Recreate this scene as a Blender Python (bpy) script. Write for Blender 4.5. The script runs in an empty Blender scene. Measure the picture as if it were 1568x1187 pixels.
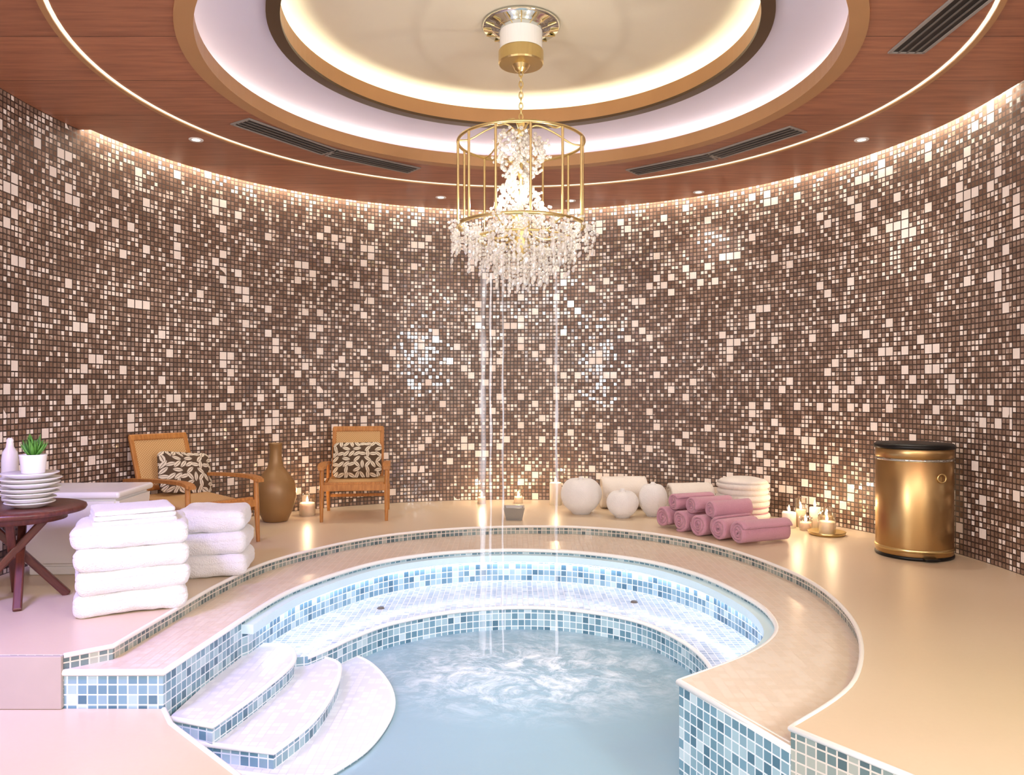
import bpy, bmesh, math, random
from mathutils import Vector, Matrix, noise
from mathutils.geometry import tessellate_polygon
random.seed(4)
S = bpy.context.scene
H = 3.24            # ceiling height above deck
RC = (0.0, 5.23)    # room centre
RR = 3.40           # room radius
CC = (0.05, 4.90)   # ceiling rings centre
WZ = -.495          # water level

# ------------------------------------------------------------------ node helpers
class NT:
    def __init__(s, name):
        s.m = bpy.data.materials.new(name); s.m.use_nodes = True
        s.n = s.m.node_tree.nodes; s.l = s.m.node_tree.links; s.n.clear()
        s.out = s.n.new('ShaderNodeOutputMaterial')
    def add(s, t, **kw):
        nd = s.n.new(t)
        for k, v in kw.items(): setattr(nd, k, v)
        return nd
    def set(s, sock, v):
        if isinstance(v, bpy.types.NodeSocket): s.l.new(v, sock)
        elif v is not None:
            if isinstance(v, (tuple, list)) and len(v) == 3 and sock.type == 'RGBA': v = (*v, 1)
            sock.default_value = v
    def math(s, op, a, b=None, c=None):
        nd = s.add('ShaderNodeMath', operation=op)
        s.set(nd.inputs[0], a); s.set(nd.inputs[1], b)
        if c is not None: s.set(nd.inputs[2], c)
        return nd.outputs[0]
    def vm(s, op, a, b=None, scale=None):
        nd = s.add('ShaderNodeVectorMath', operation=op)
        s.set(nd.inputs[0], a)
        if b is not None: s.set(nd.inputs[1], b)
        if scale is not None: s.set(nd.inputs[3], scale)
        return nd.outputs[0]
    def mix(s, f, a, b):
        nd = s.add('ShaderNodeMix', data_type='RGBA')
        s.set(nd.inputs[0], f); s.set(nd.inputs[6], a); s.set(nd.inputs[7], b)
        return nd.outputs[2]
    def ramp(s, f, stops, interp='LINEAR'):
        nd = s.add('ShaderNodeValToRGB'); cr = nd.color_ramp; cr.interpolation = interp
        while len(cr.elements) > 1: cr.elements.remove(cr.elements[-1])
        cr.elements[0].position = stops[0][0]; cr.elements[0].color = (*stops[0][1], 1)
        for p, c in stops[1:]:
            e = cr.elements.new(p); e.color = (*c, 1)
        s.set(nd.inputs[0], f); return nd.outputs[0]
    def noise(s, vec, scale, detail=3, rough=.5):
        nd = s.add('ShaderNodeTexNoise'); s.set(nd.inputs['Vector'], vec)
        nd.inputs['Scale'].default_value = scale; nd.inputs['Detail'].default_value = detail
        nd.inputs['Roughness'].default_value = rough
        return nd.outputs['Fac']
    def white(s, vec):
        nd = s.add('ShaderNodeTexWhiteNoise', noise_dimensions='3D'); s.set(nd.inputs['Vector'], vec)
        return nd.outputs['Value'], nd.outputs['Color']
    def coord(s, which='Object'):
        return s.add('ShaderNodeTexCoord').outputs[which]
    def bsdf(s, col, rough=.5, metal=0, spec=.5, normal=None, **kw):
        b = s.add('ShaderNodeBsdfPrincipled')
        s.set(b.inputs['Base Color'], col); s.set(b.inputs['Roughness'], rough)
        s.set(b.inputs['Metallic'], metal); s.set(b.inputs['Specular IOR Level'], spec)
        if normal is not None: s.l.new(normal, b.inputs['Normal'])
        for k, v in kw.items(): s.set(b.inputs[k.replace('_', ' ')], v)
        return b.outputs[0]
    def bump(s, h, strength=.3, dist=.01):
        nd = s.add('ShaderNodeBump'); nd.inputs['Strength'].default_value = strength
        nd.inputs['Distance'].default_value = dist; s.set(nd.inputs['Height'], h)
        return nd.outputs[0]
    def done(s, sh):
        s.l.new(sh, s.out.inputs['Surface']); return s.m

def rgb(h):
    h = h.lstrip('#'); c = [int(h[i:i+2], 16)/255 for i in (0, 2, 4)]
    return tuple((x/12.92 if x <= .04045 else ((x+.055)/1.055)**2.4) for x in c)

def simple(name, col, rough=.5, metal=0, var=.06, scale=6, bump=0, bscale=80, **kw):
    t = NT(name); co = t.coord()
    n = t.noise(co, scale)
    a = tuple(c*(1-var) for c in col); b = tuple(min(1, c*(1+var)) for c in col)
    c = t.mix(n, a, b)
    nm = t.bump(t.noise(co, bscale, 2), bump, .01) if bump else None
    return t.done(t.bsdf(c, rough, metal, normal=nm, **kw))

def emit(name, col, st):
    t = NT(name); e = t.add('ShaderNodeEmission'); e.inputs[0].default_value = (*col, 1); e.inputs[1].default_value = st
    return t.done(e.outputs[0])

def cellgrid(t, uv, pitch, gw):
    p = t.vm('SCALE', uv, scale=1/pitch)
    cid = t.vm('FLOOR', p); fr = t.vm('FRACTION', p)
    q = t.vm('ABSOLUTE', t.vm('SUBTRACT', fr, (.5, .5, .5)))
    sx = t.add('ShaderNodeSeparateXYZ'); t.l.new(q, sx.inputs[0])
    m = t.math('MAXIMUM', sx.outputs[0], sx.outputs[1])
    return cid, t.math('GREATER_THAN', m, .5-gw)

def uvflat(t):
    uv = t.coord('UV')
    return t.vm('MULTIPLY', uv, (1, 1, 0))

def mosaic(name, pitch, stops, grout, gw=.09, rough=.15, tilt=.03, interp='CONSTANT'):
    t = NT(name); uv = uvflat(t)
    cid, g = cellgrid(t, uv, pitch, gw)
    v, vc = t.white(t.vm('ADD', cid, (.5, .5, .5)))
    col = t.mix(g, t.ramp(v, stops, interp), grout)
    geo = t.add('ShaderNodeNewGeometry').outputs['Normal']
    d = t.vm('SCALE', t.vm('SUBTRACT', vc, (.5, .5, .5)), scale=tilt)
    nm = t.vm('NORMALIZE', t.vm('ADD', geo, d))
    r = t.math('MULTIPLY_ADD', g, .4, rough)
    return t.done(t.bsdf(col, r, normal=nm))

def wall_mosaic():
    t = NT('brown_glass_mosaic'); uv = uvflat(t)
    P = .040
    cid, g = cellgrid(t, uv, P, .13)
    v, vc = t.white(t.vm('ADD', cid, (.5, .5, .5)))
    bid, bg = cellgrid(t, uv, P*2, .06)
    bv, bc = t.white(t.vm('ADD', bid, (.5, .5, 7.5)))
    big_n = t.noise(uv, 1.3, 2)
    thr = t.math('MULTIPLY_ADD', big_n, -.16, .985)
    isbig = t.math('GREATER_THAN', bv, thr)
    cl = t.noise(uv, 5.5, 2)
    v2 = t.math('ADD', v, t.math('MULTIPLY', t.math('SUBTRACT', cl, .5), .9))
    small = t.ramp(v2, [(0, rgb('#7c6355')), (.22, rgb('#8b7263')), (.44, rgb('#998072')), (.62, rgb('#aa9182')),
                        (.75, rgb('#e4d2c5')), (.87, rgb('#f8ece3'))], 'CONSTANT')
    bigc = t.ramp(bc, [(0, rgb('#f2e3d8')), (1, rgb('#fbf1ea'))])
    gr = rgb('#331e14')
    cs = t.mix(g, small, gr); cb = t.mix(bg, bigc, gr)
    col = t.mix(isbig, cs, cb)
    geo = t.add('ShaderNodeNewGeometry').outputs['Normal']
    idc = t.mix(isbig, vc, bc)
    d = t.vm('SCALE', t.vm('SUBTRACT', idc, (.5, .5, .5)), scale=.08)
    nm = t.vm('NORMALIZE', t.vm('ADD', geo, d))
    gg = t.mix(isbig, g, bg)
    r = t.math('MULTIPLY_ADD', gg, .5, .08)
    return t.done(t.bsdf(col, r, spec=.95, normal=nm))

def wood(name, c1, c2, rough=.35, plank=None, stretch=(1, 12, 12), scale=2.5):
    t = NT(name); co = t.coord()
    s = t.vm('MULTIPLY', co, stretch)
    n = t.noise(s, scale, 5, .6)
    col = t.ramp(n, [(.3, c1), (.7, c2)])
    if plank:
        sp = t.add('ShaderNodeSeparateXYZ'); t.l.new(co, sp.inputs[0])
        y = t.math('DIVIDE', sp.outputs[1], plank)
        w, _ = t.white(t.math('FLOOR', y))
        nd = t.add('ShaderNodeHueSaturation'); t.set(nd.inputs['Color'], col)
        t.set(nd.inputs['Value'], t.math('MULTIPLY_ADD', w, .25, .88)); col = nd.outputs[0]
        seam = t.math('LESS_THAN', t.math('FRACT', y), .012)
        col = t.mix(seam, col, tuple(c*.4 for c in c1))
    return t.done(t.bsdf(col, rough))

# ------------------------------------------------------------------ materials
M = {}
M['wall'] = wall_mosaic()
bl = [(0, rgb('#668b9c')), (.2, rgb('#86a6b4')), (.42, rgb('#a3bfc9')), (.62, rgb('#7399ab')), (.8, rgb('#4f7386')), (.92, rgb('#bfd3da'))]
M['pool'] = mosaic('blue_pool_mosaic', .047, bl, rgb('#dfe6ea'), .07)
M['rimtile'] = mosaic('rim_mosaic', .04, [(0, rgb('#6b7f80')), (.3, rgb('#8f9b96')), (.6, rgb('#a9ada3')), (.8, rgb('#56696e'))], rgb('#d8cfc4'), .08)
M['pale'] = mosaic('pale_pool_mosaic', .04, [(0, rgb('#b8c6dc')), (.35, rgb('#cdd6ea')), (.7, rgb('#a9b9d3'))], rgb('#eef0f9'), .07)
M['basin'] = mosaic('basin_mosaic', .04, [(0, rgb('#cfe8f1')), (.5, rgb('#dcf0f6'))], rgb('#ecf7fa'), .05)
M['tread'] = mosaic('tread_mosaic', .04, [(0, rgb('#dddde6')), (.5, rgb('#e7e7ee'))], rgb('#c9c8d5'), .05, rough=.25, tilt=.01)
M['coping'] = mosaic('coping_tile', .045, [(0, rgb('#dfcdb9')), (.5, rgb('#e4d4c2'))], rgb('#d2bfab'), .05, rough=.25, tilt=.008)
M['white_trim'] = simple('white_stone_trim', rgb('#f1ede8'), .3, var=.02)
M['gutter'] = simple('overflow_gutter', rgb('#d3ebf0'), .2, var=.02)
M['led_warm'] = emit('led_warm', (1, .92, .79), 18)
M['led_dome'] = emit('led_dome', (1, .97, .74), 23)
M['led_wall'] = emit('led_wall', (1, .88, .69), 54)
M['led_line'] = emit('led_line', (1, .84, .60), 1.6)
M['led_pool'] = emit('led_pool', (.76, .80, 1), 14)
M['wood_ceiling'] = wood('walnut_ceiling', rgb('#8f5840'), rgb('#b37554'), .42, plank=.62)
M['bronze'] = simple('bronze_trim', rgb('#b5875a'), .4, .2)
M['darkbr'] = simple('dark_bronze', rgb('#54402c'), .4, .3)
M['lav'] = simple('lavender_plaster', rgb('#ccc7d8'), .7, var=.02)
M['cream'] = simple('cream_plaster', rgb('#dcd2bb'), .75, var=.02)
M['plaster'] = simple('plaster', rgb('#cdbfae'), .8)
M['brass'] = simple('brass', rgb('#dcc48a'), .28, 1, var=.05)
M['brass_bin'] = simple('brushed_brass', rgb('#ba9867'), .33, 1, var=.06)
M['mirror'] = simple('chrome_plate', rgb('#cfd2cc'), .08, 1, var=.02)
M['white'] = simple('white_ceramic', rgb('#efece8'), .25, var=.02)
M['black'] = simple('black_metal', rgb('#1c1a19'), .4, .5)
M['vent'] = simple('vent_grey', rgb('#968f88'), .5, .1)
M['slat'] = simple('vent_slat', rgb('#6a635e'), .5, .1)
M['teak'] = wood('teak', rgb('#a1662f'), rgb('#c78948'), .4, stretch=(6, 6, 1.2), scale=8)
M['darkwood'] = wood('dark_walnut', rgb('#4a2420'), rgb('#6d3a2e'), .35, stretch=(6, 6, 1.2), scale=7)
M['vase'] = simple('bronze_clay', rgb('#957248'), .42, .2, var=.15, scale=4)
M['green'] = simple('succulent_green', rgb('#5d9a3c'), .45, var=.3, scale=30)
M['soil'] = simple('soil', rgb('#3b2a1e'), .9)
M['wax'] = simple('candle_wax', rgb('#f8ecdc'), .5, var=.02, Subsurface_Weight=.2)
M['flame'] = emit('flame', (1, .70, .35), 25)
M['wick'] = simple('wick', rgb('#201510'), .9)
M['towel'] = simple('white_terry', rgb('#eeebea'), .95, var=.03, bump=.8, bscale=120, Sheen_Weight=.3)
M['cream_towel'] = simple('cream_terry', rgb('#ede4db'), .95, var=.03, bump=.6, bscale=160, Sheen_Weight=.3)
M['pink'] = simple('pink_terry', rgb('#c892a4'), .95, var=.1, bump=.6, bscale=160, Sheen_Weight=.3)

def floor_mat():
    t = NT('beige_stone_floor'); co = t.coord()
    n = t.noise(co, 1.2, 4); n2 = t.noise(co, 40, 3)
    c = t.mix(n, rgb('#d6c0a3'), rgb('#e0cdb3')); c = t.mix(t.math('MULTIPLY', n2, .12), c, rgb('#bfa686'))
    r = t.math('MULTIPLY_ADD', n, .12, .26)
    return t.done(t.bsdf(c, r, spec=.5, normal=t.bump(n2, .04, .01)))
M['floor'] = floor_mat()

def cane_mat():
    t = NT('woven_cane'); co = t.coord()
    ck = t.add('ShaderNodeTexChecker'); t.set(ck.inputs['Vector'], co); ck.inputs['Scale'].default_value = 90
    ck.inputs[1].default_value = (*rgb('#d9b27c'), 1); ck.inputs[2].default_value = (*rgb('#b98c55'), 1)
    return t.done(t.bsdf(ck.outputs[0], .6, normal=t.bump(ck.outputs['Fac'], .4, .004)))
M['cane'] = cane_mat()

def pillow_mat():
    t = NT('leaf_print_fabric'); co = t.coord()
    sp = t.add('ShaderNodeSeparateXYZ'); t.l.new(co, sp.inputs[0])
    cb = t.add('ShaderNodeCombineXYZ'); t.l.new(sp.outputs[0], cb.inputs[0]); t.l.new(sp.outputs[2], cb.inputs[1])
    tot = None
    for k, off in enumerate([(0, 0, 0), (.5, .5, 0), (.5, 0, 0)]):
        p = t.vm('ADD', t.vm('SCALE', cb.outputs[0], scale=9.5), off)
        cid = t.vm('ADD', t.vm('FLOOR', p), (.5, .5, 3.5+k)); fr = t.vm('MULTIPLY', t.vm('SUBTRACT', t.vm('FRACTION', p), (.5, .5, 0)), (1, 1, 0))
        w, _ = t.white(cid)
        rt = t.add('ShaderNodeVectorRotate', rotation_type='Z_AXIS'); t.l.new(fr, rt.inputs['Vector']); t.l.new(t.math('MULTIPLY', w, 6.28), rt.inputs['Angle'])
        s2 = t.add('ShaderNodeSeparateXYZ'); t.l.new(rt.outputs[0], s2.inputs[0])
        x = t.math('ABSOLUTE', s2.outputs[0]); y = s2.outputs[1]
        yy = t.math('DIVIDE', y, .42); lim = t.math('MULTIPLY', t.math('SUBTRACT', 1.0, t.math('MULTIPLY', yy, yy)), .16)
        leaf = t.math('MULTIPLY', t.math('LESS_THAN', x, lim), t.math('GREATER_THAN', x, .018))
        tot = leaf if tot is None else t.math('MAXIMUM', tot, leaf)
    c = t.mix(tot, rgb('#54412f'), rgb('#e0d4bf'))
    return t.done(t.bsdf(c, .9))
M['pillow'] = pillow_mat()

def crystal_mat():
    t = NT('crystal')
    b = t.bsdf(rgb('#fdf9f2'), .03, spec=1.0)
    gl = t.add('ShaderNodeBsdfGlossy'); gl.inputs['Roughness'].default_value = .02
    tr = t.add('ShaderNodeBsdfTransparent'); tr.inputs[0].default_value = (1, .98, .95, 1)
    m1 = t.add('ShaderNodeMixShader'); m1.inputs[0].default_value = .42
    t.l.new(b, m1.inputs[1]); t.l.new(gl.outputs[0], m1.inputs[2])
    mx = t.add('ShaderNodeMixShader'); mx.inputs[0].default_value = .33
    t.l.new(m1.outputs[0], mx.inputs[1]); t.l.new(tr.outputs[0], mx.inputs[2])
    return t.done(mx.outputs[0])
M['crystal'] = crystal_mat()

def glass_mat():
    t = NT('candle_glass')
    tr = t.add('ShaderNodeBsdfTransparent'); tr.inputs[0].default_value = (1, .97, .93, 1)
    gl = t.add('ShaderNodeBsdfGlossy'); gl.inputs['Roughness'].default_value = .05
    lw = t.add('ShaderNodeLayerWeight'); lw.inputs[0].default_value = .25
    mx = t.add('ShaderNodeMixShader'); t.l.new(lw.outputs[1], mx.inputs[0])
    t.l.new(tr.outputs[0], mx.inputs[1]); t.l.new(gl.outputs[0], mx.inputs[2])
    return t.done(mx.outputs[0])
M['glass'] = glass_mat()

def stream_mat():
    t = NT('falling_water'); co = t.coord()
    n = t.noise(t.vm('MULTIPLY', co, (12, 12, .8)), 2, 3)
    f = t.ramp(n, [(.36, (.03, .03, .03)), (.72, (.36, .36, .36))])
    lw = t.add('ShaderNodeLayerWeight'); lw.inputs[0].default_value = .5
    core = t.math('SUBTRACT', 1.0, lw.outputs[1])
    f = t.math('MULTIPLY', f, core)
    tr = t.add('ShaderNodeBsdfTransparent')
    b = t.bsdf((.95, .96, 1), .25, spec=.5)
    mx = t.add('ShaderNodeMixShader'); t.l.new(f, mx.inputs[0])
    t.l.new(tr.outputs[0], mx.inputs[1]); t.l.new(b, mx.inputs[2])
    return t.done(mx.outputs[0])
M['stream'] = stream_mat()

def water_mat():
    t = NT('pool_water'); co = t.coord()
    rip = t.noise(co, 4, 3, .5); rip2 = t.noise(co, 16, 3)
    d = t.vm('SUBTRACT', co, (0.10, 4.75, WZ))
    d = t.vm('MULTIPLY', d, (.85, 1.15, 0))
    ln = t.add('ShaderNodeVectorMath', operation='LENGTH'); t.l.new(d, ln.inputs[0])
    zone = t.add('ShaderNodeMapRange'); t.l.new(ln.outputs['Value'], zone.inputs[0])
    zone.inputs[1].default_value = 1.0; zone.inputs[2].default_value = .25
    wn = t.add('ShaderNodeTexNoise'); wn.inputs['Scale'].default_value = 2.5; t.l.new(co, wn.inputs['Vector'])
    warp = t.vm('ADD', co, t.vm('SCALE', wn.outputs['Color'], scale=.5))
    fn = t.noise(warp, 6.5, 9, .75)
    foam = t.math('MULTIPLY', zone.outputs[0], t.math('MINIMUM', 1.0, t.math('MAXIMUM', t.math('MULTIPLY', t.math('SUBTRACT', fn, .44), 5.0), 0)))
    hgt = t.math('ADD', t.math('MULTIPLY', rip, .5), t.math('MULTIPLY', t.math('MULTIPLY', rip2, zone.outputs[0]), 1.1))
    nm = t.bump(hgt, .3, .04)
    tr = t.add('ShaderNodeBsdfTransparent'); tr.inputs[0].default_value = (.84, .94, .98, 1)
    df = t.bsdf(t.mix(foam, rgb('#b4d4e2'), (.98, .98, 1)), .4, normal=nm)
    mx = t.add('ShaderNodeMixShader')
    t.l.new(t.math('MINIMUM', t.math('MULTIPLY_ADD', foam, .32, .66), 1.0), mx.inputs[0])
    t.l.new(tr.outputs[0], mx.inputs[1]); t.l.new(df, mx.inputs[2])
    gl = t.add('ShaderNodeBsdfGlossy'); gl.inputs['Roughness'].default_value = .08; t.l.new(nm, gl.inputs['Normal'])
    fr = t.add('ShaderNodeFresnel'); fr.inputs[0].default_value = 1.2; t.l.new(nm, fr.inputs['Normal'])
    m2 = t.add('ShaderNodeMixShader'); t.l.new(fr.outputs[0], m2.inputs[0])
    t.l.new(mx.outputs[0], m2.inputs[1]); t.l.new(gl.outputs[0], m2.inputs[2])
    return t.done(m2.outputs[0])
M['water'] = water_mat()

# ------------------------------------------------------------------ geometry helpers
def empty(name, loc=(0, 0, 0), rz=0, scale=1):
    o = bpy.data.objects.new(name, None); S.collection.objects.link(o)
    o.location = loc; o.rotation_euler = (0, 0, rz); o.scale = (scale,)*3; o.empty_display_size = .1
    return o
def fin(name, bm, mats, parent=None, smooth=False, loc=(0, 0, 0), rot=(0, 0, 0)):
    me = bpy.data.meshes.new(name); bm.to_mesh(me); bm.free()
    if not isinstance(mats, (list, tuple)): mats = [mats]
    for m in mats: me.materials.append(m)
    if smooth:
        for p in me.polygons: p.use_smooth = True
    o = bpy.data.objects.new(name, me); S.collection.objects.link(o)
    o.location = loc; o.rotation_euler = rot
    if parent: o.parent = parent
    return o
def box(name, size, loc, mat, parent=None, rot=(0, 0, 0), bev=.006, seg=2):
    bm = bmesh.new(); bmesh.ops.create_cube(bm, size=1)
    for v in bm.verts: v.co = Vector((v.co.x*size[0], v.co.y*size[1], v.co.z*size[2]))
    if bev: bmesh.ops.bevel(bm, geom=bm.edges[:], offset=min(bev, min(size)*.45), segments=seg, affect='EDGES', profile=.5)
    return fin(name, bm, mat, parent, False, loc, rot)
def lathe(name, prof, mat, parent=None, loc=(0, 0, 0), seg=40, smooth=True, rot=(0, 0, 0), a0=0, a1=None):
    bm = bmesh.new(); full = a1 is None
    n = seg if full else seg+1
    rings = []
    for i in range(n):
        a = a0+(2*math.pi if full else a1-a0)*i/seg
        rings.append([bm.verts.new((r*math.cos(a), r*math.sin(a), z)) for r, z in prof])
    for i in range(seg):
        A = rings[i]; B = rings[(i+1) % n]
        for j in range(len(prof)-1):
            try: bm.faces.new((A[j], B[j], B[j+1], A[j+1]))
            except ValueError: pass
    bmesh.ops.remove_doubles(bm, verts=bm.verts, dist=1e-5)
    bmesh.ops.dissolve_degenerate(bm, edges=bm.edges, dist=1e-6)
    bmesh.ops.recalc_face_normals(bm, faces=bm.faces)
    return fin(name, bm, mat, parent, smooth, loc, rot)
def ring(name, r0, r1, z0, z1, mat, parent=None, c=CC, seg=128):
    return lathe(name, [(r0, z0), (r1, z0), (r1, z1), (r0, z1), (r0, z0)], mat, parent, (c[0], c[1], 0), seg, False)
def tube(name, pts, r, mat, parent=None, cyclic=False, radii=None, loc=(0, 0, 0), res=3):
    cu = bpy.data.curves.new(name, 'CURVE'); cu.dimensions = '3D'; cu.bevel_depth = r; cu.bevel_resolution = res
    cu.use_fill_caps = True
    sp = cu.splines.new('POLY'); sp.points.add(len(pts)-1)
    for i, p in enumerate(pts):
        sp.points[i].co = (*p, 1)
        if radii: sp.points[i].radius = radii[i]
    sp.use_cyclic_u = cyclic; cu.materials.append(mat)
    o = bpy.data.objects.new(name, cu); S.collection.objects.link(o); o.location = loc
    if parent: o.parent = parent
    return o
def cat(pts, n=8):
    P = [Vector(p) for p in pts]; out = []
    for i in range(len(P)-1):
        p0 = P[max(i-1, 0)]; p1 = P[i]; p2 = P[i+1]; p3 = P[min(i+2, len(P)-1)]
        for k in range(n):
            t = k/n
            out.append(.5*((2*p1)+(p2-p0)*t+(2*p0-5*p1+4*p2-p3)*t*t+(3*p1-p0-3*p2+p3)*t**3))
    out.append(P[-1]); return [tuple(p) for p in out]
def prism(name, outline, z0, z1, mt, ms, parent=None, holes=()):
    bm = bmesh.new(); uvl = bm.loops.layers.uv.new('UVMap')
    polys = [list(outline)]+[list(h) for h in holes]
    flat = [p for q in polys for p in q]
    tris = tessellate_polygon([[Vector((p[0], p[1], 0)) for p in q] for q in polys])
    top = [bm.verts.new((p[0], p[1], z1)) for p in flat]; bot = [bm.verts.new((p[0], p[1], z0)) for p in flat]
    for t in tris:
        a, b, c = (Vector(flat[i][:2]) for i in t)
        area = (b-a).cross(c-a)
        if abs(area) < 1e-9: continue
        idx = t if area > 0 else t[::-1]
        try:
            f = bm.faces.new([top[i] for i in idx]); f.material_index = 0
            for l in f.loops: l[uvl].uv = (l.vert.co.x, l.vert.co.y)
            f = bm.faces.new([bot[i] for i in idx[::-1]]); f.material_index = 0
            for l in f.loops: l[uvl].uv = (l.vert.co.x, l.vert.co.y)
        except ValueError: pass
    off = 0
    for qi, q in enumerate(polys):
        n = len(q); ar = sum(q[i][0]*q[(i+1) % n][1]-q[(i+1) % n][0]*q[i][1] for i in range(n))
        s = 0
        for i in range(n):
            j = (i+1) % n; L = (Vector(q[i][:2])-Vector(q[j][:2])).length
            A, B, C, D = bot[off+i], bot[off+j], top[off+j], top[off+i]
            vs = [(A, (s, z0)), (B, (s+L, z0)), (C, (s+L, z1)), (D, (s, z1))]
            if (ar < 0) != (qi > 0): vs = vs[::-1]
            f = bm.faces.new([v for v, _ in vs]); f.material_index = 1
            for l, (_, u) in zip(f.loops, vs): l[uvl].uv = u
            s += L
        off += n
    return fin(name, bm, [mt, ms], parent)
def strip(name, pts, z0, z1, mat, parent=None, smooth=True, s0=0):
    bm = bmesh.new(); uvl = bm.loops.layers.uv.new('UVMap'); s = s0; prev = None
    for i, p in enumerate(pts):
        if i: s += (Vector(p[:2])-Vector(pts[i-1][:2])).length
        cur = (bm.verts.new((p[0], p[1], z0)), bm.verts.new((p[0], p[1], z1)), s)
        if prev:
            f = bm.faces.new((prev[0], cur[0], cur[1], prev[1]))
            for l, u in zip(f.loops, [(prev[2], z0), (cur[2], z0), (cur[2], z1), (prev[2], z1)]): l[uvl].uv = u
        prev = cur
    return fin(name, bm, mat, parent, smooth)
def circ(c, r, n=128, a0=0, a1=2*math.pi, end=False):
    return [(c[0]+r*math.cos(a0+(a1-a0)*i/n), c[1]+r*math.sin(a0+(a1-a0)*i/n)) for i in range(n+(1 if end else 0))]
def softbox(name, size, loc, mat, parent=None, rz=0, r=.05, groove=0, nz=.006, cuts=14, grooves=(0,), rot=None, puff=0, seed=0, gw=.07):
    bm = bmesh.new(); bmesh.ops.create_cube(bm, size=1)
    bmesh.ops.subdivide_edges(bm, edges=bm.edges[:], cuts=cuts, use_grid_fill=True)
    h = Vector(size)/2
    for v in bm.verts:
        p = Vector((v.co.x*size[0], v.co.y*size[1], v.co.z*size[2]))
        q = Vector([max(-(h[i]-r), min(h[i]-r, p[i])) for i in range(3)])
        d = p-q
        if d.length > 1e-7: p = q+d.normalized()*r
        if puff:
            u = 2*v.co.x; w = 2*v.co.z
            p.y *= (1-puff*(max(abs(u), abs(w))**2.5))
        if groove:
            e = max(abs(p.x)/h.x, abs(p.y)/h.y)
            for gz in grooves:
                k = math.exp(-((p.z-gz*size[2])/(gw*size[2]))**2)
                if e > .9: p.x *= 1-groove*k/h.x*(abs(p.x)/h.x); p.y *= 1-groove*k/h.y*(abs(p.y)/h.y)
        nn = noise.noise_vector(p*6+Vector((seed*3.1, seed*1.7, 0)))+.45*noise.noise_vector(p*19+Vector((seed*1.1, seed*2.7, 0)))
        p += nn*nz
        v.co = p
    return fin(name, bm, mat, parent, True, loc, rot if rot else (0, 0, rz))

# ------------------------------------------------------------------ room shell
arc = circ(RC, RR, 180, 0, math.pi, True)     # right -> back -> left
strip('wall_back', arc, -.02, H+.2, M['wall'])
strip('wall_right', [(RR, -1.6), (RR, RC[1])], -.02, H+.2, M['wall'], smooth=False)
strip('wall_left', [(-RR, RC[1]), (-RR, -1.6)], -.3, H+.2, M['wall'], smooth=False, s0=math.pi*RR)
strip('wall_rear', [(-RR, -1.6), (RR, -1.6)], -.5, H+.2, M['plaster'], smooth=False)

arcO = cat([(-1.93, 3.70), (-1.90, 4.3), (-1.86, 4.94), (-1.72, 5.60), (-1.28, 6.32), (-.78, 6.72), (-.26, 6.91), (.25, 6.96), (.72, 6.89),
            (1.224, 6.60), (1.62, 6.10), (1.85, 5.45), (1.93, 4.805), (1.80, 4.0), (1.46, 3.26), (1.02, 2.80)])
arcI = cat([(-1.55, 4.39), (-1.44, 5.05), (-1.103, 5.74), (-.70, 6.11), (-.235, 6.28), (.2, 6.29), (.61, 6.18), (1.05, 5.88), (1.35, 5.40),
            (1.50, 4.80), (1.50, 4.39), (1.40, 4.08), (1.15, 3.77), (.753, 3.447)])
wallpts = circ(RC, RR, 120, 0, math.pi, True)
deck = wallpts+[(-RR, 3.568), (-2.09, 3.568)]+arcO+[(1.276, 2.447), (1.42, 2.15), (1.45, 1.7), (1.45, -1.6), (RR, -1.6)]
prism('floor', deck, -1.25, 0, M['floor'], M['rimtile'])
low_edge = [(-1.62, 3.56), (-1.515, 3.40), (-1.053, 2.945), (-.93, 2.7), (-.90, 2.4), (-.90, -1.6)]
prism('floor_lower', [(-RR, 3.568)]+low_edge+[(-RR, -1.6)], -1.25, -.25, M['floor'], M['pool'])
box('trim_deck_riser', (1.31, .02, .245), (-2.745, 3.557, -.1255), simple('grey_stone_riser', rgb('#b3a59c'), .5), bev=.003)

pool = empty('plunge_pool')
cop_out = [(-2.09, 3.568)]+arcO+[(.753, 3.447)]+arcI[::-1][1:]+[(-1.626, 3.568)]
prism('coping_slab', cop_out, -.10, -.07, M['coping'], M['white_trim'], pool)
prism('pool_wall', cop_out, -1.25, -.10, M['pool'], M['pool'], pool)
def z3(pts, z): return [(p[0], p[1], z) for p in pts]
tube('deck_nosing', z3([(-2.09, 3.568)]+arcO+[(1.276, 2.447), (1.42, 2.15), (1.45, 1.7), (1.45, -1.5)], -.006), .012, M['white_trim'], pool)
tube('coping_nosing', z3([(-2.09, 3.568), (-1.626, 3.568)]+arcI+[(1.03, 2.83)], -.084), .016, M['white_trim'], pool)
def inset(pts, d):
    out = []
    for i, p in enumerate(pts):
        a = Vector(pts[max(i-1, 0)][:2]); b = Vector(pts[min(i+1, len(pts)-1)][:2]); t = (b-a).normalized()
        n = Vector((t.y, -t.x)); out.append((p[0]+n.x*d, p[1]+n.y*d))
    return out
arcB = arcI[:-9]
gi = inset(arcB, .07)
prism('overflow_band', arcB+gi[::-1], -.165, -.112, M['gutter'], M['gutter'], pool)
bs = inset(arcB, .02); bs = [arcI[0]]+bs[1:-1]+[arcB[-1]]
strip('band_mosaic', bs, -.34, -.16, M['pool'], pool, False)
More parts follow.
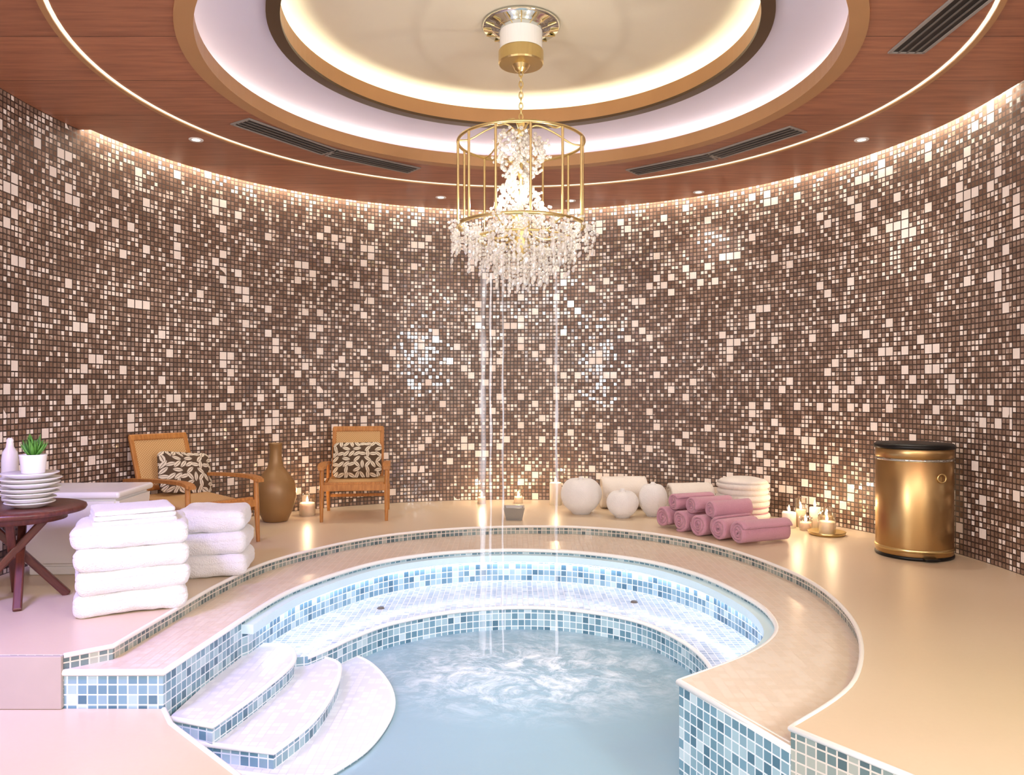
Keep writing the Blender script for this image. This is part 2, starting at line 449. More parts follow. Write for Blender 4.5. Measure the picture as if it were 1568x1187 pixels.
# led ribbon tucked under the overhanging overflow band
g1 = inset(arcB, .035); g2 = inset(arcB, .055)
prism('cove_led', g1[3:-3]+g2[3:-3][::-1], -.170, -.1655, M['led_pool'], M['led_pool'], pool)
arcS = cat([(-1.20, 4.50), (-1.10, 4.68), (-1.0, 4.88), (-.80, 5.16), (-.42, 5.42), (.02, 5.53), (.45, 5.46), (.85, 5.20), (1.07, 4.76), (1.12, 4.30), (1.0, 3.9), (.80, 3.55)])
prism('seat_ledge', arcI[:-1]+arcS[::-1], -1.25, -.33, M['pale'], M['pool'], pool)
tube('seat_nosing', z3(arcS, -.338), .014, M['white_trim'], pool)
# submerged second ring, just below the water surface
arcS2 = inset(arcS, .16)[22:-14]
prism('inner_ring', arcS[22:-14]+arcS2[::-1], -1.25, WZ-.03, M['pale'], M['pool'], pool)
def stepper(name, front, outer, back, z):
    o = cat(outer); pl = front+o+back
    prism(name, pl, -1.25, z, M['tread'], M['pool'], pool)
    tube(name+'_nosing', z3(front[1:]+o, z-.006), .013, M['white_trim'], pool)
stepper('step_upper', [(-1.60, 3.60), (-1.592, 3.574)], [(-1.367, 3.49), (-1.29, 3.85), (-1.235, 4.22), (-1.25, 4.40), (-1.33, 4.56), (-1.42, 4.62)], [(-1.58, 4.64)], -.295)
stepper('step_middle', [(-1.6, 3.55), (-1.50, 3.53)], [(-1.069, 3.43), (-.985, 3.72), (-.962, 4.03), (-.985, 4.36), (-1.06, 4.58), (-1.33, 4.72)], [(-1.56, 4.72)], -.385)
stepper('step_lower', [(-1.6, 3.5), (-1.45, 3.47)], [(-.86, 3.33), (-.70, 3.62), (-.64, 3.95), (-.655, 4.22), (-.74, 4.5), (-.90, 4.80), (-1.1, 5.0)], [(-1.5, 4.9)], -.47)
tube('lower_floor_nosing', z3(low_edge, -.256), .014, M['white_trim'], pool)
prism('basin_floor', [(-1.6, -1.6), (1.5, -1.6), (1.5, 5.6), (-1.6, 5.6)], -1.27, -1.0, M['basin'], M['pool'], pool)
wat = inset(arcS, -.03)+[(1.12, 2.75), (1.30, 2.42), (1.44, 2.15), (1.46, 1.7), (1.46, -1.59), (-.91, -1.59), (-.91, 2.6), (-1.04, 2.94), (-1.45, 3.36)]
prism('water_surface', wat, WZ-.002, WZ, M['water'], M['water'], pool)
for i, (x, y) in enumerate([(-.94, 5.48), (.90, 5.64)]):
    lathe('jet_%d' % i, [(0, .012), (.02, .012), (.026, .004), (.028, 0)], M['slat'], pool, (x, y, -.331), 16)

# ------------------------------------------------------------------ ceiling
ceil = empty('ceiling')
aL = math.atan2(5.87-RC[1], -3.1)
wo = circ(RC, 3.315, 120, 0, aL, True)+circ(RC, RR, 20, aL+.005, math.pi, True)+[(-RR, -1.6), (RR, -1.6), (RR, RC[1]-.3), (3.315, RC[1]-.29)]
prism('wood_panel', wo, H, H+.05, M['wood_ceiling'], M['wood_ceiling'], ceil, holes=[circ(CC, 1.98)])
prism('wall_cove_top', circ(RC, RR, 120, -.05, math.pi+.05, True)+circ(RC, 3.2, 120, math.pi+.05, -.05, True), H+.14, H+.16, M['plaster'], M['plaster'], ceil)
lathe('wall_cove_led', [(3.335, H+.085), (3.375, H+.085), (3.375, H+.09), (3.335, H+.09), (3.335, H+.085)], M['led_wall'], ceil, (RC[0], RC[1], 0), 120, False, a0=0, a1=aL)
ring('led_groove', 2.62, 2.642, H-.004, H+.001, M['led_line'], ceil)
ring('groove_trim', 2.642, 2.675, H-.012, H+.001, M['bronze'], ceil)
ring('opening_trim', 1.93, 2.03, H-.015, H+.085, M['bronze'], ceil)
ring('ring_plaster', 1.50, 2.40, H+.22, H+.24, M['lav'], ceil)
ring('ring_cove_side', 2.36, 2.40, H+.05, H+.22, M['lav'], ceil)
ring('ring_cove_led', 2.16, 2.20, H+.055, H+.062, M['led_warm'], ceil)
ring('inner_rim', 1.475, 1.52, H+.205, H+.33, M['bronze'], ceil)
ring('inner_rim_dark', 1.47, 1.55, H+.195, H+.215, M['darkbr'], ceil)
ring('dome_cove_side', 1.88, 1.92, H+.24, H+.44, M['cream'], ceil)
ring('dome_cove_led', 1.63, 1.68, H+.255, H+.262, M['led_dome'], ceil)
lathe('dome_plaster', [(0, H+.43), (1.6, H+.43), (1.8, H+.425), (1.88, H+.40), (1.92, H+.40), (1.92, H+.46), (0, H+.46)], M['cream'], ceil, (CC[0], CC[1], 0), 128, True)

emit_lens = emit('downlight_lens', (1, .9, .8), 6)
def downlight(x, y):
    e = empty('recessed_downlight', (x, y, H))
    lathe('bezel', [(.032, -.004), (.05, -.008), (.056, -.004), (.057, 0), (.03, 0)], M['white'], e, seg=24)
    lathe('lens', [(0, -.003), (.033, -.003), (.033, 0), (0, 0)], emit_lens, e, seg=20)
    l = bpy.data.lights.new('spot', 'SPOT'); l.energy = 45; l.color = (1, .93, .83); l.spot_size = 1.7; l.spot_blend = .9; l.shadow_soft_size = .03
    o = bpy.data.objects.new('spot', l); S.collection.objects.link(o); o.parent = e; o.location = (0, 0, -.03)
for x, y in [(-2.53, 6.13), (-.74, 7.96), (1.89, 7.75), (2.80, 6.13), (.62, 8.1)]: downlight(x, y)

def vent(pts, w=.20):
    c = [sum(p[i] for p in pts)/len(pts) for i in (0, 1)]
    e = empty('ceiling_air_vent', (c[0], c[1], H))
    for k in range(len(pts)-1):
        a = Vector(pts[k])-Vector(c); b = Vector(pts[k+1])-Vector(c); d = b-a; L = d.length-.02; m = (a+b)/2; an = math.atan2(d.y, d.x)
        n = Vector((-math.sin(an), math.cos(an)))
        box('recess_shade_%d' % k, (L, w, .006), (m.x, m.y, -.004), M['black'], e, (0, 0, an), 0)  # flat plate, its black stands in for the shaded vent interior
        for s in (-1, 1):
            box('frame_%d_%d' % (k, s), (L, .022, .010), (m.x+n.x*s*w/2, m.y+n.y*s*w/2, -.005), M['vent'], e, (0, 0, an), .002)
            t = d.normalized()
            box('end_%d_%d' % (k, s), (.022, w+.018, .010), (m.x+t.x*s*L/2, m.y+t.y*s*L/2, -.005), M['vent'], e, (0, 0, an), .002)
        for s in (-.25, 0, .25):
            box('slat_%d_%d' % (k, int(s*4)), (L, .012, .004), (m.x+n.x*s*w, m.y+n.y*s*w, -.0085), M['slat'], e, (0, 0, an), 0)
vent([(-2.03, 5.70), (-1.53, 6.45), (-.89, 6.98)])
vent([(1.10, 7.04), (1.72, 6.55), (2.20, 5.87)])
vent([(2.34, 4.55), (2.36, 3.75)])

# ------------------------------------------------------------------ chandelier
ch = empty('crystal_chandelier', (.06, 5.1, 0))
lathe('ceiling_plate', [(0, 3.665), (.26, 3.665), (.262, 3.655), (.25, 3.64), (.20, 3.635), (.19, 3.622), (.15, 3.615), (0, 3.615)], M['mirror'], ch, seg=48)
for i in range(16):
    a = i*math.pi/8
    tube('plate_rib_%d' % i, [(.15*math.cos(a), .15*math.sin(a), 3.618), (.25*math.cos(a), .25*math.sin(a), 3.638)], .005, M['brass'], ch)
lathe('white_canopy', [(0, 3.62), (.142, 3.62), (.142, 3.49), (0, 3.49)], M['white'], ch, smooth=False)
lathe('brass_cup', [(0, 3.492), (.146, 3.492), (.15, 3.485), (.15, 3.41), (.145, 3.40), (.06, 3.395), (.045, 3.37), (.02, 3.35), (0, 3.35)], M['brass'], ch, smooth=False)
for i in range(9):
    z = 3.34-i*.036; a = (i % 2)*math.pi/2
    tube('link_%d' % i, [(.013*math.cos(t)*math.cos(a), .013*math.cos(t)*math.sin(a), z+.025*math.sin(t)) for t in [k*math.pi/6 for k in range(12)]], .004, M['brass'], ch, True, res=1)
lathe('finial', [(0, 3.04), (.012, 3.03), (.03, 3.0), (.018, 2.98), (.045, 2.95), (.03, 2.91), (.012, 2.88), (.012, 2.7), (.03, 2.67), (.012, 2.63), (.012, 2.45), (.05, 2.40), (.06, 2.33), (.04, 2.26), (.055, 2.20), (.03, 2.12), (.0, 2.08)], M['brass'], ch, seg=20)
RZ = 2.88; RCH = .42; LZ = 2.32
tube('top_ring', [(RCH*math.cos(a), RCH*math.sin(a), RZ) for a in [k*math.pi/32 for k in range(64)]], .010, M['brass'], ch, True)
tube('low_ring', [(RCH*math.cos(a), RCH*math.sin(a), LZ) for a in [k*math.pi/32 for k in range(64)]], .012, M['brass'], ch, True)
tube('low_ring_inner', [(.30*math.cos(a), .30*math.sin(a), 2.24) for a in [k*math.pi/32 for k in range(64)]], .008, M['brass'], ch, True)
for i in range(12):
    a = i*math.pi/6+.13
    tube('bar_%d' % i, [(RCH*math.cos(a), RCH*math.sin(a), RZ), (RCH*math.cos(a), RCH*math.sin(a), LZ)], .0085, M['brass'], ch)
for i in range(6):
    a = i*math.pi/3+.13; c, s = math.cos(a), math.sin(a)
    tube('arm_%d' % i, cat([(0.02*c, .02*s, 2.94), (.10*c, .10*s, 3.0), (.22*c, .22*s, 2.96), (.34*c, .34*s, 2.89), (RCH*c, RCH*s, RZ)], 6), .006, M['brass'], ch)
    tube('spoke_%d' % i, cat([(0.03*c, .03*s, 2.30), (.15*c, .15*s, 2.24), (.30*c, .30*s, 2.27), (RCH*c, RCH*s, LZ)], 6), .006, M['brass'], ch)
bm = bmesh.new()
def gem(x, y, z, r, sub=1, sz=1):
    mt = Matrix.Translation((x, y, z)) @ Matrix.Rotation(random.random()*3, 4, 'Z') @ Matrix.Rotation(random.random()*.5, 4, 'X') @ Matrix.Diagonal((1, 1, sz, 1))
    bmesh.ops.create_icosphere(bm, subdivisions=sub, radius=r, matrix=mt)
def flower(x, y, z, r):
    for k in range(4):
        a = k*2*math.pi/4+random.random()*.5
        gem(x+r*.7*math.cos(a), y+r*.7*math.sin(a), z+random.uniform(-.6, .6)*r, r*.42)
def strand(x, y, z, n):
    for k in range(n): gem(x+random.uniform(-.003, .003), y, z-k*.026, .0095+.003*(k % 3 == 0), sz=1.2)
    gem(x, y, z-n*.026-.014, .013, sz=2.0)
for i in range(52):
    a = i*2*math.pi/52+random.uniform(-.05, .05); r = RCH+random.uniform(-.06, .07)
    flower(r*math.cos(a), r*math.sin(a), LZ+random.uniform(-.10, .05), .030)
    strand(r*math.cos(a), r*math.sin(a), LZ-.04, random.randint(2, 6))
for i in range(44):
    a = i*2*math.pi/44+random.uniform(-.1, .1); r = .32+random.uniform(-.05, .05)
    flower(r*math.cos(a), r*math.sin(a), 2.25+random.uniform(-.06, .06), .028)
    strand(r*math.cos(a), r*math.sin(a), 2.22, random.randint(3, 7))
for i in range(30):
    a = i*2*math.pi/30; r = .20+random.uniform(-.05, .04)
    flower(r*math.cos(a), r*math.sin(a), 2.16+random.uniform(-.05, .05), .027)
    strand(r*math.cos(a), r*math.sin(a), 2.15, random.randint(4, 8))
for i in range(12):
    a = i*2*math.pi/12; r = .04+.05*(i % 2); strand(r*math.cos(a), r*math.sin(a), 2.12, random.randint(5, 8))
for st in range(12):
    a = st*2*math.pi/12
    for k in range(29):
        z = 2.94-k*.0225; r = .095+.055*math.sin(k*.6+st)
        gem(r*math.cos(a+k*.12), r*math.sin(a+k*.12), z, .013+.006*random.random())
        if k % 5 == 2: flower(r*1.2*math.cos(a+k*.12), r*1.2*math.sin(a+k*.12), z, .028)
for i in range(8):
    a = i*math.pi/4
    for k in range(16):
        t = k/15; r = .06+.32*t; z = 2.62-.28*t-.10*math.sin(math.pi*t)
        gem(r*math.cos(a), r*math.sin(a), z, .010)
fin('crystals', bm, M['crystal'], ch)
def point(name, loc, e, col, r=.03, parent=None):
    l = bpy.data.lights.new(name, 'POINT'); l.energy = e; l.color = col; l.shadow_soft_size = r
    o = bpy.data.objects.new(name, l); S.collection.objects.link(o); o.location = loc
    if parent: o.parent = parent
    return o
point('bulb_1', (.0, -.03, 2.52), 7, (1, .92, .8), .03, ch)
point('bulb_2', (-.25, -.12, 2.44), 7, (1, .94, .85), .02, ch)
point('bulb_3', (.25, -.12, 2.44), 7, (1, .94, .85), .02, ch)

# falling water streams
ws = empty('rain_shower_water')
for i, (x, y, r, z1) in enumerate([(-.19, 5.0, .028, 2.08), (-.14, 5.02, .011, 2.0), (-.06, 5.04, .010, 2.02), (.29, 5.0, .015, 2.02)]):
    pts = [(x+.003*math.sin(k*1.3+i), y, z1-(z1-WZ)*k/24) for k in range(25)]
    tube('stream_%d' % i, pts, r, M['stream'], ws, radii=[.6+.4*math.sin(k*.9+i*2)**2 for k in range(25)])

# ------------------------------------------------------------------ chairs
def chair(loc, rz, seatd=.62, back_tilt=.28, cushion_rot=0):
    e = empty('teak_armchair', loc, rz)
    W = .60; D = seatd
    w = M['teak']
    hw = W/2
    for s in (-1, 1):
        x = s*hw
        tube('front_leg_%d' % s, [(x, -D/2-.02, 0), (x, -D/2, .30), (x, -D/2+.01, .50)], .02, w, e, radii=[.75, 1.1, .95])
        tube('back_leg_%d' % s, [(x, D/2+.05, 0), (x, D/2-.02, .28)], .02, w, e, radii=[.8, 1.1])
        zt = .85; y0 = D/2-.10; y1 = y0+(zt-.28)*math.tan(back_tilt)
        L = math.hypot(zt-.24, y1-y0)
        box('back_stile_%d' % s, (.038, .03, L), (s*(hw-.06), (y0+y1)/2, (.24+zt)/2), w, e, (-back_tilt, 0, 0), .008)
        pts = cat([(x, -D/2-.06, .50), (x, -D/2+.08, .525), (x, 0, .52), (x, D/2-.02, .50), (x, D/2+.08, .49)], 5)
        bm = bmesh.new(); pr = []
        for k, p in enumerate(pts):
            t = k/(len(pts)-1); ww = .038*(1-.35*t)*(1 if t > .05 else .7)
            pr.append([bm.verts.new((p[0]+a*ww, p[1], p[2]+b*.013)) for a, b in ((-1, -1), (1, -1), (1, 1), (-1, 1))])
        for k in range(len(pr)-1):
            for j in range(4): bm.faces.new((pr[k][j], pr[k][(j+1) % 4], pr[k+1][(j+1) % 4], pr[k+1][j]))
        bm.faces.new(pr[0][::-1]); bm.faces.new(pr[-1])
        bmesh.ops.recalc_face_normals(bm, faces=bm.faces)
        fin('armrest_%d' % s, bm, w, e)
        box('side_rail_%d' % s, (.026, D, .05), (x, 0, .30), w, e, (.06, 0, 0), .006)
        tube('back_post_%d' % s, [(x, D/2-.02, .28), (x, D/2+.04, .50)], .017, w, e)
    box('front_rail', (W, .028, .06), (0, -D/2, .315), w, e, bev=.006)
    box('back_rail', (W, .028, .05), (0, D/2-.03, .27), w, e, bev=.006)
    box('stretcher', (W, .022, .03), (0, D/2+.02, .16), w, e, bev=.005)
    box('seat', (W-.05, D-.05, .045), (0, 0, .325), M['cane'], e, (.06, 0, 0), .015)
    box('seat_front_edge', (W-.04, .05, .04), (0, -D/2+.03, .345), w, e, bev=.012)
    ym = lambda z: D/2-.10+(z-.26)*math.tan(back_tilt)
    box('top_rail', (W-.09, .032, .055), (0, ym(.835), .835), w, e, (-back_tilt, 0, 0), .01)
    box('low_rail', (W-.13, .028, .04), (0, ym(.42), .42), w, e, (-back_tilt, 0, 0), .006)
    box('cane_back', (W-.14, .012, .42), (0, ym(.625), .625), M['cane'], e, (-back_tilt, 0, 0), .003)
    softbox('cushion', (.48, .15, .36), (cushion_rot*.1, ym(.50)-.12, .535), M['pillow'], e, r=.06, puff=.75, nz=.004, cuts=18, rot=(-back_tilt, cushion_rot*.12, 0))
    return e
chair((-1.53, 7.52, 0), math.radians(8))
chair((-2.60, 6.25, 0), math.radians(54), seatd=.84, back_tilt=.36, cushion_rot=1)

# ------------------------------------------------------------------ vase
v = empty('clay_floor_vase', (-2.23, 7.22, 0))
lathe('body', [(0, 0), (.10, 0), (.115, .01), (.155, .10), (.19, .22), (.192, .30), (.17, .38), (.12, .45), (.075, .51), (.058, .58), (.055, .66), (.06, .72), (.072, .735), (.066, .735), (.05, .70), (.045, .6), (0, .58)], M['vase'], v, seg=48)

# ------------------------------------------------------------------ candles
def flame_at(e, x, y, z, s=1):
    lathe('flame', [(0, 0), (.007*s, .008*s), (.009*s, .018*s), (.005*s, .034*s), (0, .05*s)], M['flame'], e, (x, y, z+.006), 12)
    tube('wick', [(x, y, z-.004), (x, y, z+.012)], .0015, M['wick'], e, res=1)
def candle(e, x, y, r, h, glass=True, z=0):
    hw = h*.6 if glass else h
    lathe('wax', [(0, z), (r*.93, z), (r*.93, z+hw-.006), (r*.85, z+hw), (0, z+hw-.006)], M['wax'], e, (x, y, 0), 28)
    if glass: lathe('glass', [(r, z+.002), (r*1.02, z+h*.5), (r*1.02, z+h), (r*.985, z+h), (r*.97, z+.004)], M['glass'], e, (x, y, 0), 28)
    flame_at(e, x, y, z+hw-.006, 1.3)
def lone(x, y, r, h, glass=True, en=2.0):
    e = empty('lit_candle', (x, y, 0)); candle(e, 0, 0, r, h, glass)
    if en: point('glow', (0, 0, h+.05), en, (1, .70, .42), .02, e)
lone(-2.02, 7.55, .08, .21, True, 3.5)
lone(.47, 8.25, .07, .24, False, 3.5)
lone(.07, 8.36, .05, .12, True, 2.5)
lone(-.33, 8.33, .045, .12, True, 2.5)
cc = empty('candle_cluster', (2.66, 6.72, 0))
for x, y, r, h, g in [(-.17, .16, .065, .14, False), (-.07, .03, .055, .12, True), (-.05, .20, .05, .26, True), (.07, .18, .05, .18, False), (.12, .05, .05, .20, True)]:
    candle(cc, x, y, r, h, g)
lathe('tray', [(0, .012), (.13, .012), (.15, .03), (.155, .03), (.14, 0), (0, 0)], M['brass'], cc, (.03, -.18, 0))
candle(cc, .03, -.18, .072, .17, True, .013)
point('glow_a', (-.12, .10, .32), 4, (1, .70, .42), .02, cc)
point('glow_b', (.12, -.08, .30), 3, (1, .70, .42), .02, cc)

# ------------------------------------------------------------------ white towel stacks
def stack(loc, rz, size, layers, th, top=None):
    e = empty('folded_towel_stack', loc, rz); z = 0
    for i in range(layers):
        t = th*random.uniform(.97, 1.03)
        softbox('towel_%d' % i, (size[0]*random.uniform(.96, 1.0), size[1]*random.uniform(.96, 1), t), (random.uniform(-.008, .008), random.uniform(-.008, .008), z+t/2), M['towel'], e,
                rz=random.uniform(-.03, .03), r=t*.40, groove=.0035, grooves=(.12,), nz=.011, cuts=30, seed=i+rz, gw=.05)
        z += t*.97
    if top:
        for k in range(3):
            softbox('small_towel_%d' % k, (top[0]-.01*k, top[1]-.01*k, .030), (-.0, .02, z+.010+k*.027), M['towel'], e, rz=.1, r=.013, nz=.004, cuts=16, seed=k+9)
    return e
stack((-2.19, 4.42, 0), math.radians(26), (.59, .50, 0), 4, .126, (.43, .37))
stack((-2.02, 5.20, 0), math.radians(10), (.46, .46, 0), 3, .152)

# ------------------------------------------------------------------ towel rolls
def rollmesh(name, r, L, mat, parent, loc, rz, turns=3.6, seed=0, tilt=0):
    bm = bmesh.new(); n = int(turns*22); t = r/(turns+.6)
    pts = []
    for i in range(n+1):
        a = i/n*turns*2*math.pi; rr = .35*t+t*a/(2*math.pi)
        pts.append((rr, a+seed))
    def wob(rr, a, x): return rr*(1+.02*math.sin(3*a+x*9+seed))
    xs = [-L/2+L*k/10 for k in range(11)]
    G = []
    for (rr, a) in pts:
        row = []
        for k, x in enumerate(xs):
            col = []
            for s in (-1, 1):
                q = wob(rr, a, x)+s*t*.44
                edge = .012 if (k in (0, 10) and s > 0) else 0
                col.append(bm.verts.new((x+.006*math.sin(a*1.7+seed)+(edge if x < 0 else -edge), q*math.cos(a), q*math.sin(a))))
            row.append(col)
        G.append(row)
    for i in range(n):
        for k in range(10):
            for s in (0, 1): bm.faces.new((G[i][k][s], G[i+1][k][s], G[i+1][k+1][s], G[i][k+1][s]))
        for k in (0, 10): bm.faces.new((G[i][k][0], G[i+1][k][0], G[i+1][k][1], G[i][k][1]))
    for i in (0, n):
        for k in range(10): bm.faces.new((G[i][k][0], G[i][k+1][0], G[i][k+1][1], G[i][k][1]))
    bmesh.ops.recalc_face_normals(bm, faces=bm.faces)
    return fin(name, bm, mat, parent, True, loc, (0, tilt, rz))
pk = empty('pink_towel_rolls', (1.75, 6.3, 0))
ang = math.radians(30); dx, dy = math.cos(ang), math.sin(ang)
ends = [(1.34, 6.86), (1.45, 6.66), (1.56, 6.46), (1.68, 6.27), (1.80, 6.06)]
R = .095
for i, (x, y) in enumerate(ends):
    L = .50 if i == 4 else .42
    rollmesh('roll_%d' % i, R, L, M['pink'], pk, (x+dx*L/2-1.75, y+dy*L/2-6.3, R+.002), ang+(-.12 if i == 4 else 0), seed=i*1.3)
for i in range(3):
    x = (ends[i][0]+ends[i+1][0])/2+.05; y = (ends[i][1]+ends[i+1][1])/2+.03
    rollmesh('top_roll_%d' % i, .075, .42, M['pink'], pk, (x+dx*.2-1.75, y+dy*.2-6.3, R*2+.045), ang-.1, seed=5+i)

def bundle(loc, w, h, name='round_towel_bundle'):
    e = empty(name, loc); bm = bmesh.new(); bmesh.ops.create_uvsphere(bm, u_segments=48, v_segments=28, radius=1)
    for v in bm.verts:
        a = math.atan2(v.co.y, v.co.x); z = v.co.z
        k = 1+.05*math.cos(a*9)*(1-abs(z))*.6+.02*math.sin(a*4+2*z)
        v.co = Vector((v.co.x*w/2*k, v.co.y*w/2*k, max(z*h/2+h/2-(.14*h*math.exp(-((1-z)/.07)) if z > 0 else 0), .0)))
        if v.co.z < .02: v.co.z = 0
    fin('wrap', bm, M['towel'], e, True)
    lathe('knot', [(0, h*.9+.03), (.018, h*.9+.028), (.03, h*.9), (.02, h*.9-.03), (0, h*.9-.03)], M['towel'], e, seg=16)
bundle((.69, 7.66, 0), .41, .38)
bundle((1.07, 7.42, 0), .31, .28)
bundle((1.38, 7.50, 0), .28, .34)
for x, y, r, L, rz in [(1.79, 7.70, .16, .44, .03), (1.17, 8.02, .175, .48, -.05)]:
    e = empty('white_towel_roll', (x, y, 0)); rollmesh('roll', r, L, M['cream_towel'], e, (0, 0, r+.002), rz, seed=2)

pf = empty('layered_round_towels', (2.14, 7.10, 0))
for k in range(7):
    z = k*.055; r = .235+.008*math.sin(k*2.1)
    lathe('layer_%d' % k, [(0, z), (r-.02, z), (r, z+.014), (r+.004, z+.028), (r, z+.042), (r-.02, z+.056), (0, z+.056)], M['cream_towel'], pf, seg=48)
    if k in (1, 2, 3): lathe('band_%d' % k, [(r-.012, z-.006), (r+.001, z), (r-.012, z+.006)], M['pink'], pf, seg=48)
lathe('top_dome', [(0, .43), (.12, .428), (.2, .41), (.23, .385), (0, .38)], M['cream_towel'], pf, seg=48)

# ------------------------------------------------------------------ brass bin
b = empty('brass_pedal_bin', (3.02, 5.75, 0)); r = .268
lathe('base_ring', [(0, 0), (r*.98, 0), (r*1.0, .01), (r*1.0, .022), (r*.97, .026)], M['black'], b, seg=64)
lathe('body', [(r*.97, .022), (r*.985, .035), (r*.985, .71), (r*.97, .715)], M['brass_bin'], b, seg=64)
lathe('lower_bead', [(r*.985, .055), (r*1.005, .06), (r*1.005, .075), (r*.985, .08)], M['brass'], b, seg=64)
lathe('rim_line', [(r*.97, .712), (r*1.0, .715), (r*1.0, .73), (r*.97, .733)], M['mirror'], b, seg=64)
lathe('lid_band', [(r*.98, .733), (r*.99, .735), (r*.99, .80), (r*.98, .803)], M['brass_bin'], b, seg=64)
lathe('lid', [(r*.98, .80), (r*1.03, .803), (r*1.03, .825), (r*.97, .838), (r*.6, .845), (0, .847)], M['black'], b, seg=64)
tt = [k*math.pi/10 for k in range(20)]
tube('handle_ring', [(.03*math.cos(t), 0, .03*math.sin(t)) for t in tt], .005, M['brass'], b, True, loc=(.06, -.267, .60))
box('pedal', (.10, .05, .015), (-.02, -r-.012, .018), M['black'], b, bev=.004)

# ------------------------------------------------------------------ small metal dish on the deck
d = empty('metal_soap_dish', (.02, 7.32, 0))
bm = bmesh.new()
def frus(w0, w1, z0, z1): return [[bm.verts.new((sx*w, sy*w, z)) for sx, sy in ((-1, -1), (1, -1), (1, 1), (-1, 1))] for w, z in ((w0, z0), (w1, z1))]
a_, b_ = frus(.075, .10, 0, .12); c_, d_ = frus(.085, .06, .12, .05)
for p, q in ((a_, b_), (b_, c_), (c_, d_)):
    for j in range(4): bm.faces.new((p[j], p[(j+1) % 4], q[(j+1) % 4], q[j]))
bm.faces.new(a_); bm.faces.new(d_)
bmesh.ops.recalc_face_normals(bm, faces=bm.faces)
fin('body', bm, simple('pewter', rgb('#a3a3a1'), .3, .7), d)

# ------------------------------------------------------------------ side table
tb = empty('round_side_table', (-2.90, 4.48, 0))
lathe('top', [(0, .555), (.34, .555), (.36, .548), (.365, .535), (.355, .52), (.32, .512), (0, .512)], M['darkwood'], tb, seg=64)
lathe('apron', [(.26, .515), (.26, .475), (.24, .475), (.24, .515)], M['darkwood'], tb, seg=48)
for i in range(4):
    a = i*math.pi/2+.5; c, s = math.cos(a), math.sin(a)
    p0 = Vector((.26*c, .26*s, 0)); p1 = Vector((-.17*c, -.17*s, .50))
    dd = p1-p0; off = Vector((-s, c, 0))*.022
    m = (p0+p1)/2+off
    q = dd.to_track_quat('Z', 'Y').to_euler()
    box('leg_%d' % i, (.045, .045, dd.length), m, M['darkwood'], tb, tuple(q), .008)
lathe('hub', [(0, .29), (.04, .29), (.045, .27), (.04, .25), (0, .25)], M['darkwood'], tb, seg=20)
dsh = empty('stacked_plates', (-2.79, 4.43, .556)); z = 0
for k, rr in enumerate([.13, .135, .15, .16, .155, .165, .15]):
    lathe('plate_%d' % k, [(0, z), (rr*.5, z), (rr*.62, z+.006), (rr*.95, z+.026), (rr, z+.030), (rr*.99, z+.034), (rr*.6, z+.014), (0, z+.012)], M['white'], dsh, seg=48)
    z += .030 if k % 2 else .026
bt = empty('white_lotion_bottle', (-3.06, 4.665, .556))
lathe('body', [(0, 0), (.04, 0), (.046, .01), (.046, .25), (.04, .30), (.022, .33), (.018, .36), (.02, .37), (.012, .385), (0, .386)], M['white'], bt, seg=32)
pp = empty('potted_succulent', (-2.765, 4.42, .556+z+.002))
lathe('pot', [(0, 0), (.055, 0), (.06, .006), (.07, .10), (.072, .11), (.064, .11), (.06, .09), (0, .09)], M['white'], pp, seg=32)
lathe('soil', [(0, .095), (.062, .095)], M['soil'], pp, seg=24)
bm = bmesh.new()
for k in range(46):
    a = k*2.39996; el = .35+1.05*random.uniform(.25, 1); L = random.uniform(.07, .12)
    prev = None; w0 = .013
    for j in range(6):
        t = j/5; rr = .012+L*t*math.cos(el)*(1-.2*t); zz = .095+L*t*math.sin(el)+.02*t*t
        w = w0*math.sin(math.pi*(.15+.85*t))*1.0+.0008; n = Vector((-math.sin(a), math.cos(a), 0)); c = Vector((rr*math.cos(a), rr*math.sin(a), zz))
        cur = (bm.verts.new(c-n*w), bm.verts.new(c-Vector((0, 0, w*.6))), bm.verts.new(c+n*w), bm.verts.new(c+Vector((0, 0, w*.3))))
        if prev:
            for q in range(4): bm.faces.new((prev[q], prev[(q+1) % 4], cur[(q+1) % 4], cur[q]))
        prev = cur
bmesh.ops.recalc_face_normals(bm, faces=bm.faces)
fin('leaves', bm, M['green'], pp, True)

# white bench box
wb = empty('white_bench', (-2.96, 5.33, 0), math.radians(4))
box('plinth', (.54, .46, .06), (0, .01, .03), M['white'], wb, bev=.01)
bm = bmesh.new(); bmesh.ops.create_cube(bm, size=1)
for v_ in bm.verts:
    k = 1.0 if v_.co.z > 0 else .90
    v_.co = Vector((v_.co.x*.66*k, v_.co.y*.56*k, .06+(v_.co.z+.5)*.46))
bmesh.ops.bevel(bm, geom=bm.edges[:], offset=.025, segments=4, affect='EDGES')
fin('body', bm, M['white'], wb)
box('top_slab', (.68, .58, .045), (0, 0, .535), M['white'], wb, bev=.018, seg=3)

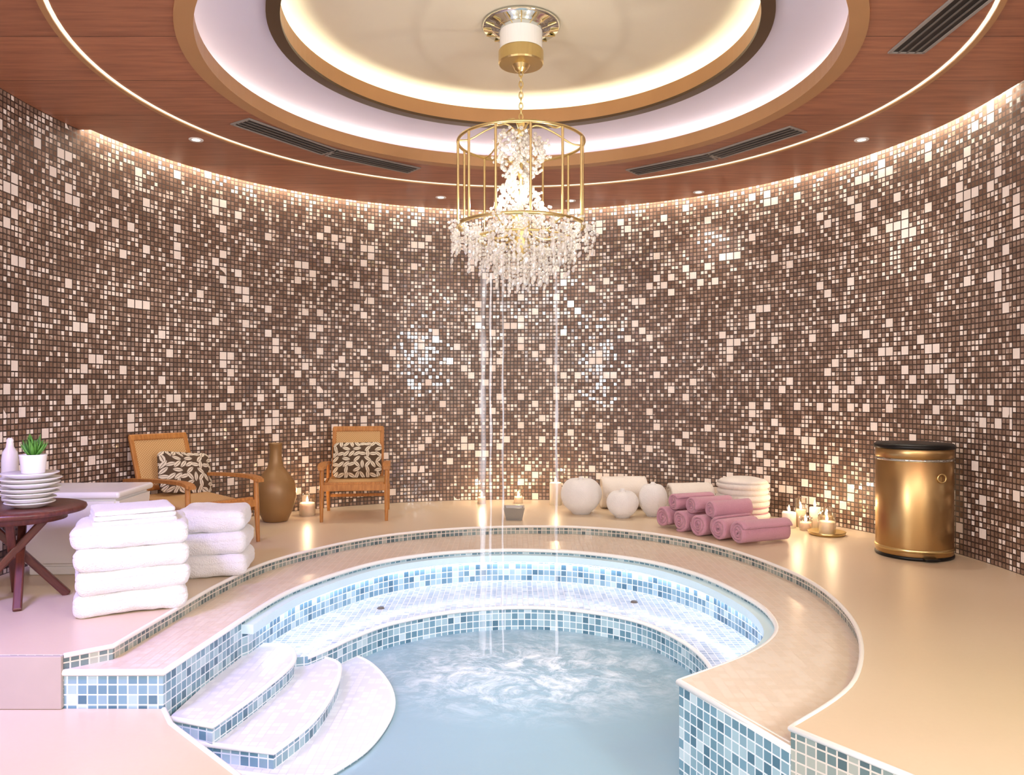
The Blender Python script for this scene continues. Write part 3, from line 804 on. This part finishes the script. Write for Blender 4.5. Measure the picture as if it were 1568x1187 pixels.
# ------------------------------------------------------------------ windows (side walls behind the viewpoint) and lights
def area(name, loc, rot, sx, sy, e, col, parent=None, spread=None):
    l = bpy.data.lights.new(name, 'AREA'); l.shape = 'RECTANGLE'; l.size = sx; l.size_y = sy; l.energy = e; l.color = col
    if spread: l.spread = math.radians(spread)
    o = bpy.data.objects.new(name, l); S.collection.objects.link(o); o.location = loc; o.rotation_euler = rot
    if parent: o.parent = parent
    return o
for i, s in enumerate((-1, 1)):
    w = empty('window_%d' % (i+1), (s*(RR-.03), -.10, 1.98))
    for yy in (-.65, 0, .65): box('mullion_%d' % int(yy*2), (.05, .04, .94), (0, yy, 0), M['white'], w)
    for zz in (-.45, .45): box('rail_%d' % int(zz*3), (.05, 1.34, .04), (0, 0, zz), M['white'], w)
    area('daylight', (-s*.03, 0, 0), (0, s*math.pi/2, 0), .86, 1.26, 230, (.92, .96, 1), w)
def aim(o, tgt):
    o.rotation_euler = (Vector(tgt)-o.location).to_track_quat('-Z', 'Y').to_euler()
a = area('rear_fill_light', (0, -.9, 3.1), (0, 0, 0), 4.5, 1.0, 160, (1, .98, .97)); aim(a, (0, 5.5, 1.2))  # added fill for the whole room, unseen behind the camera
a = area('violet_accent_light', (-2.7, 2.0, 3.15), (0, 0, 0), .8, .8, 56, (.40, .36, 1), spread=80); aim(a, (-2.8, 3.5, 0))
a = area('green_accent_light', (2.9, 1.6, 3.15), (0, 0, 0), .5, .5, 4, (.80, 1, .40), spread=60); aim(a, (2.1, 2.9, 0))
a = area('pool_fill_light', (CC[0], 3.3, 3.3), (0, 0, 0), .5, .5, 14, (.74, .86, 1), spread=60); aim(a, (0, 4.3, -.5))  # added bluish fill from above to brighten the pool water

W = bpy.data.worlds.new('world'); S.world = W; W.use_nodes = True
W.node_tree.nodes['Background'].inputs[0].default_value = (1, .94, .88, 1); W.node_tree.nodes['Background'].inputs[1].default_value = .3

cam = bpy.data.cameras.new('camera'); co = bpy.data.objects.new('camera', cam); S.collection.objects.link(co)
cam.sensor_width = 36; cam.lens = 1172/1568*36; co.location = (0, 0, 1.23); co.rotation_euler = (math.pi/2, 0, 0)
cam.shift_y = .003; cam.clip_start = .05
S.camera = co
S.view_settings.view_transform = 'Standard'
